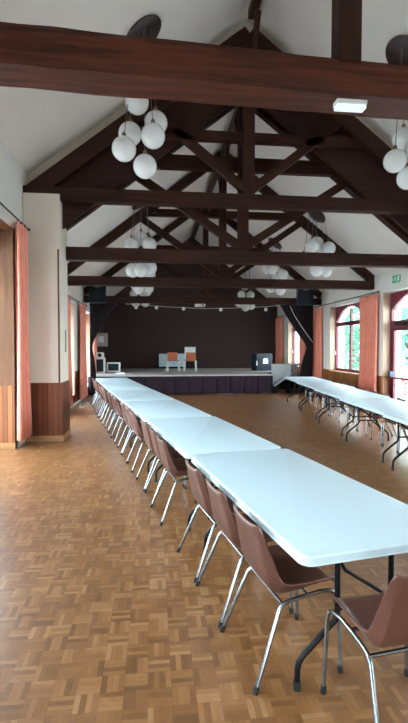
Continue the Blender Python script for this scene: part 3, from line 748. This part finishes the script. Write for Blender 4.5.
for (x, y, d), lb in zip(rowL, nmL): frames.append(place_table(x, y, d, lb, GL))

# ------------------------------------------------------------------ shell chairs
def make_chair():
    t = empty('shell_chair')
    # profile: y, z, half width, flange
    P = [(.238, .424, .180, .004), (.232, .446, .185, .010), (.205, .452, .192, .018), (.14, .445, .200, .026), (.06, .436, .207, .034), (-.01, .428, .212, .044),
         (-.065, .424, .214, .058), (-.102, .430, .214, .066), (-.128, .458, .211, .058), (-.144, .51, .206, .046), (-.158, .58, .199, .036),
         (-.173, .65, .190, .028), (-.187, .71, .181, .020), (-.198, .755, .173, .012), (-.203, .770, .166, .004)]
    U = [-1, -.985, -.93, -.86, -.7, -.45, -.2, 0, .2, .45, .7, .86, .93, .985, 1]
    v = []; f = []
    for j, (y, z, hw, fl) in enumerate(P):
        a = P[max(0, j-1)]; b = P[min(len(P)-1, j+1)]
        d = Vector((0, b[0]-a[0], b[1]-a[1])).normalized()
        nrm = Vector((0, -d.z, d.y))          # towards sitter
        if nrm.z < 0 and nrm.y < 0: nrm = -nrm
        nrm = Vector((0, d.z, -d.y)); 
        dish = -.012 if j > 8 else -.008
        for u in U:
            e = max(0, (abs(u)-.86)/.14)
            off = fl*e**.7 + (dish*(1-u*u) if 0 < j < len(P)-1 else 0)
            p = Vector((u*hw, y, z - (.014*(1-u*u) if j >= len(P)-2 else 0))) + nrm*off
            v.append(p)
    k = len(U)
    for j in range(len(P)-1):
        for i in range(k-1): f.append((j*k+i, j*k+i+1, (j+1)*k+i+1, (j+1)*k+i))
    sh = MB().add(v, f).build('seat_shell', M['shell'], t, smooth=True, auto=50)
    md = sh.modifiers.new('thick', 'SOLIDIFY'); md.thickness = .013; md.offset = 0
    md = sh.modifiers.new('sub', 'SUBSURF'); md.levels = md.render_levels = 1
    r = .0105
    for s in (-1, 1):
        fl = MB().tube([(s*.232, .232, 0), (s*.216, .225, .37), (s*.213, .212, .400), (s*.208, .185, .4135), (s*.2, .13, .412), (s*.195, .05, .400)], r, 10).build('front_leg', M['chrome'], t, smooth=True, auto=60)
        MB().tube([(s*.232, .232, 0), (s*.2305, .229, .032)], .0145, 10).build('rubber_foot', M['rubber'], fl, smooth=True)
        rl = MB().tube([(s*.195, .05, .400), (s*.197, -.04, .388), (s*.199, -.07, .380), (s*.203, -.093, .357), (s*.247, -.24, 0)], r, 10).build('rear_leg', M['chrome'], t, smooth=True, auto=60)
        MB().tube([(s*.247, -.24, 0), (s*.243, -.229, .032)], .0145, 10).build('rubber_foot', M['rubber'], rl, smooth=True)
    MB().tube([(-.200, -.075, .378), (.200, -.075, .378)], .009, 8).build('crossbar', M['chrome'], t, smooth=True)
    MB().tube([(-.2, .06, .405), (.2, .06, .405)], .009, 8).build('crossbar', M['chrome'], t, smooth=True)
    return t
cproto = make_chair(); cfirst = [True]
def place_chair(x, y, rz, label, group):
    o = cproto if cfirst[0] else copy_tree(cproto); cfirst[0] = False
    o.location = (x, y, 0); o.rotation_euler = (0, 0, rz); tag(o, label, 'chair', group)
GC = 'brown shell chairs tucked under the aisle row'
spots = [(0, .478, .115, 0), (0, 1.005, .115, 0), (0, 1.545, .11, 1), (1, .63, .10, 0), (1, 1.13, .115, -2), (1, 1.66, .11, 1),
         (2, .50, .11, 0), (2, 1.02, .12, 2), (2, 1.54, .11, -1), (3, .42, .11, 0), (3, .95, .12, 1), (3, 1.48, .11, 0),
         (4, .40, .11, 0), (4, .93, .12, -2), (4, 1.46, .10, 0), (5, .42, .11, 0), (5, 1.0, .12, 1), (5, 1.55, .10, 0)]
ords = ['first', 'second', 'third', 'fourth', 'fifth', 'sixth', 'seventh', 'eighth', 'ninth', 'tenth', 'eleventh', 'twelfth', 'thirteenth', 'fourteenth', 'fifteenth', 'sixteenth', 'seventeenth', 'last']
tn = ['near end table', 'second table', 'middle table', 'fourth table', 'stage end table']
for i, (k, s, off, dr) in enumerate(spots):
    u, v, n0 = frames[k]; p = n0+v*s+u*off
    place_chair(p.x, p.y, math.atan2(u.y, u.x)-PI/2+R(dr), 'brown shell chair under the aisle row, %s counted from the near end' % ords[i], GC)
# chair at the table end
u, v, n0 = frames[0]
place_chair(1.058, 1.834, R(8), 'brown shell chair facing the short end of the near table, cut by the frame', 'brown shell chair at the table end')

# row by the windows
rowR = [(2.97, 4.02, -3.8), (3.15, 5.90, -4.0), (3.35, 7.78, -4.4), (3.56, 9.66, -4.8), (3.77, 11.54, -5.0)]
nmR = ['white folding table at the near end of the window row, cut by the frame', 'second white folding table of the window row', 'third white folding table, middle of the window row',
       'fourth white folding table of the window row', 'last white folding table of the window row, beside the grey ramp']
fr2 = []
for (x, y, d), lb in zip(rowR, nmR): fr2.append(place_table(x, y, d, lb, GR, 1))
sp2 = [(1, .45), (1, 1.0), (1, 1.5), (2, .42), (2, .95), (2, 1.5), (3, .45), (3, 1.0), (3, 1.52), (4, .5), (4, 1.1)]
tn2 = ['second table', 'middle table', 'fourth table', 'stage end table']
for i, (k, s) in enumerate(sp2):
    u, v, n0 = fr2[k]; p = n0+v*s+u*(TW-.13)
    place_chair(p.x, p.y, math.atan2(u.y, u.x)+PI/2+R(random.uniform(-3, 3)), 'brown shell chair beyond the window row, %s counted from its near end' % ords[i], 'brown shell chairs on the far side of the window row')

# cable heap on floor by the curtain behind the pier
tag(MB().tube([(-1.95+.14*math.cos(a)*(.7+.3*math.sin(3*a)), 13.1+.5*math.sin(a), .012) for a in [i*.35 for i in range(20)]], .012, 6).build('cable', M['white']), 'coiled white cable lying on the floor beside the salmon curtain', 'cable')

# ------------------------------------------------------------------ garden
def tree(x, y, h, r, mat, label, name='garden_tree', leaves=2600, seed=0, zc=None):
    rnd = random.Random(seed); t = empty(name, (x, y, -.2)); tag(t, label, 'tree' if 'tree' in name else 'shrub', 'trees and shrubs seen through the windows')
    m = MB(); zc = zc or h*.55
    for _ in range(leaves):
        while True:
            p = Vector((rnd.uniform(-1, 1), rnd.uniform(-1, 1), rnd.uniform(-1, 1)))
            if .35 < p.length < 1: break
        lump = 1+.22*math.sin(p.x*5+seed)*math.cos(p.z*6+seed*2)
        c = Vector((p.x*r*lump, p.y*r*lump, zc+p.z*h*.48*lump)); s = rnd.uniform(.10, .2)*(r/2)**.5
        a = Vector((rnd.gauss(0, 1), rnd.gauss(0, 1), rnd.gauss(0, 1))).normalized(); b = a.cross(Vector((rnd.gauss(0, 1), rnd.gauss(0, 1), rnd.gauss(0, 1)))).normalized()
        m.add([c-a*s, c+b*s*.5, c+a*s, c-b*s*.5], [(0, 1, 2, 3)])
    m.build('foliage', M[mat], t)
    MB().tube([(0, 0, 0), (.05, .03, h*.3), (0, 0, h*.6)], [.16, .11, .05], 8).build('trunk', M['bark'], t, smooth=True)
gardens = [(12.6, 21.5, 5.6, 2.3), (17.0, 26, 7.0, 2.8), (12.2, 26.8, 5.0, 1.7), (19, 31, 8.0, 3.2), (14.6, 32, 6.8, 2.5), (23, 38, 9.5, 3.8), (18.5, 41, 8.5, 3.4), (13.5, 42, 7, 2.4), (20, 50, 10.0, 4), (27, 47, 11, 4.5)]
kinds = ['bushy bright garden tree outside the burgundy door', 'tall garden tree beyond the burgundy door', 'round leafy tree outside, low and pale', 'broad garden tree behind the round one', 'garden tree seen through the tall arched window',
         'large tree filling the upper panes of the arched window', 'loose leafed tree outside the arched window', 'distant tree seen through the stage side window', 'very tall distant tree beyond the garden', 'distant rounded tree at the end of the garden']
for i, ((x, y, h, r), lb) in enumerate(zip(gardens, kinds)): tree(x, y, h, r, 'leaf1' if i % 2 else 'leaf2', lb, seed=i)
tree(8.6, 14.2, 1.2, .65, 'pink', 'pink flowering shrub low outside the burgundy door', 'flowering_shrub', 700, 31, .6)
tree(9.9, 18.2, 1.3, .9, 'leaf1', 'low green shrub outside the windows', 'garden_shrub', 700, 32, .65)

# ------------------------------------------------------------------ light
W = bpy.data.worlds.new('overcast_sky'); SC.world = W; W.use_nodes = True; t = W.node_tree
bg = t.nodes['Background']
tc = t.nodes.new('ShaderNodeTexCoord'); sp = t.nodes.new('ShaderNodeSeparateXYZ'); L(t, tc.outputs['Generated'], sp.inputs[0])
L(t, ramp(t, sp.outputs[2], [(.0, (.84, .89, .92)), (.5, (.78, .87, .98)), (1, (.70, .83, 1.0))]), bg.inputs[0])
bg.inputs[1].default_value = 14.0
def portal(x, y0, y1, z0, z1, sgn):
    li = bpy.data.lights.new('window_portal', 'AREA'); li.shape = 'RECTANGLE'; li.size = z1-z0; li.size_y = y1-y0
    li.cycles.is_portal = True
    o = bpy.data.objects.new('window_portal', li); COL.objects.link(o); o.location = (x, (y0+y1)/2, (z0+z1)/2)
    o.rotation_euler = (0, R(90)*sgn, 0)
for a, b, z0, z1 in ops_r: portal(XR+.52, a, b, z0, z1, 1)
for a, b, z0, z1 in ops_l: portal(XL-.62, a, b, z0, z1, -1)
for a_, b_ in ((XL+1.2, XC-.3),):
    li = bpy.data.lights.new('window_portal', 'AREA'); li.shape = 'RECTANGLE'; li.size = b_-a_; li.size_y = 2.1; li.cycles.is_portal = True
    o = bpy.data.objects.new('window_portal', li); COL.objects.link(o); o.location = ((a_+b_)/2, YB-.32, 1.05); o.rotation_euler = (R(90), 0, 0)

# ------------------------------------------------------------------ camera
cam = bpy.data.cameras.new('camera'); co = bpy.data.objects.new('camera', cam); COL.objects.link(co)
f = 455.0
cam.sensor_fit = 'VERTICAL'; cam.sensor_height = 24; cam.lens = f/723*24
yaw = math.atan(51/f); pit = math.atan(14.5/f)
co.location = (0, 0, 1.64); co.rotation_euler = (PI/2-pit, 0, -yaw)
cam.clip_start = .05; cam.clip_end = 200
SC.camera = co
SC.view_settings.view_transform = 'Standard'; SC.view_settings.look = 'None'; SC.view_settings.gamma = 1
SC.view_settings.exposure = 0.62; SC.view_settings.use_curve_mapping = False
SC.cycles.use_denoising = True; SC.cycles.use_adaptive_sampling = False
SC.cycles.denoiser = 'OPENIMAGEDENOISE'; SC.cycles.denoising_prefilter = 'ACCURATE'; SC.cycles.denoising_input_passes = 'RGB_ALBEDO_NORMAL'
SC.cycles.max_bounces = 10; SC.cycles.diffuse_bounces = 6; SC.cycles.transparent_max_bounces = 12
SC.cycles.sample_clamp_indirect = 3; SC.cycles.caustics_reflective = False; SC.cycles.caustics_refractive = False
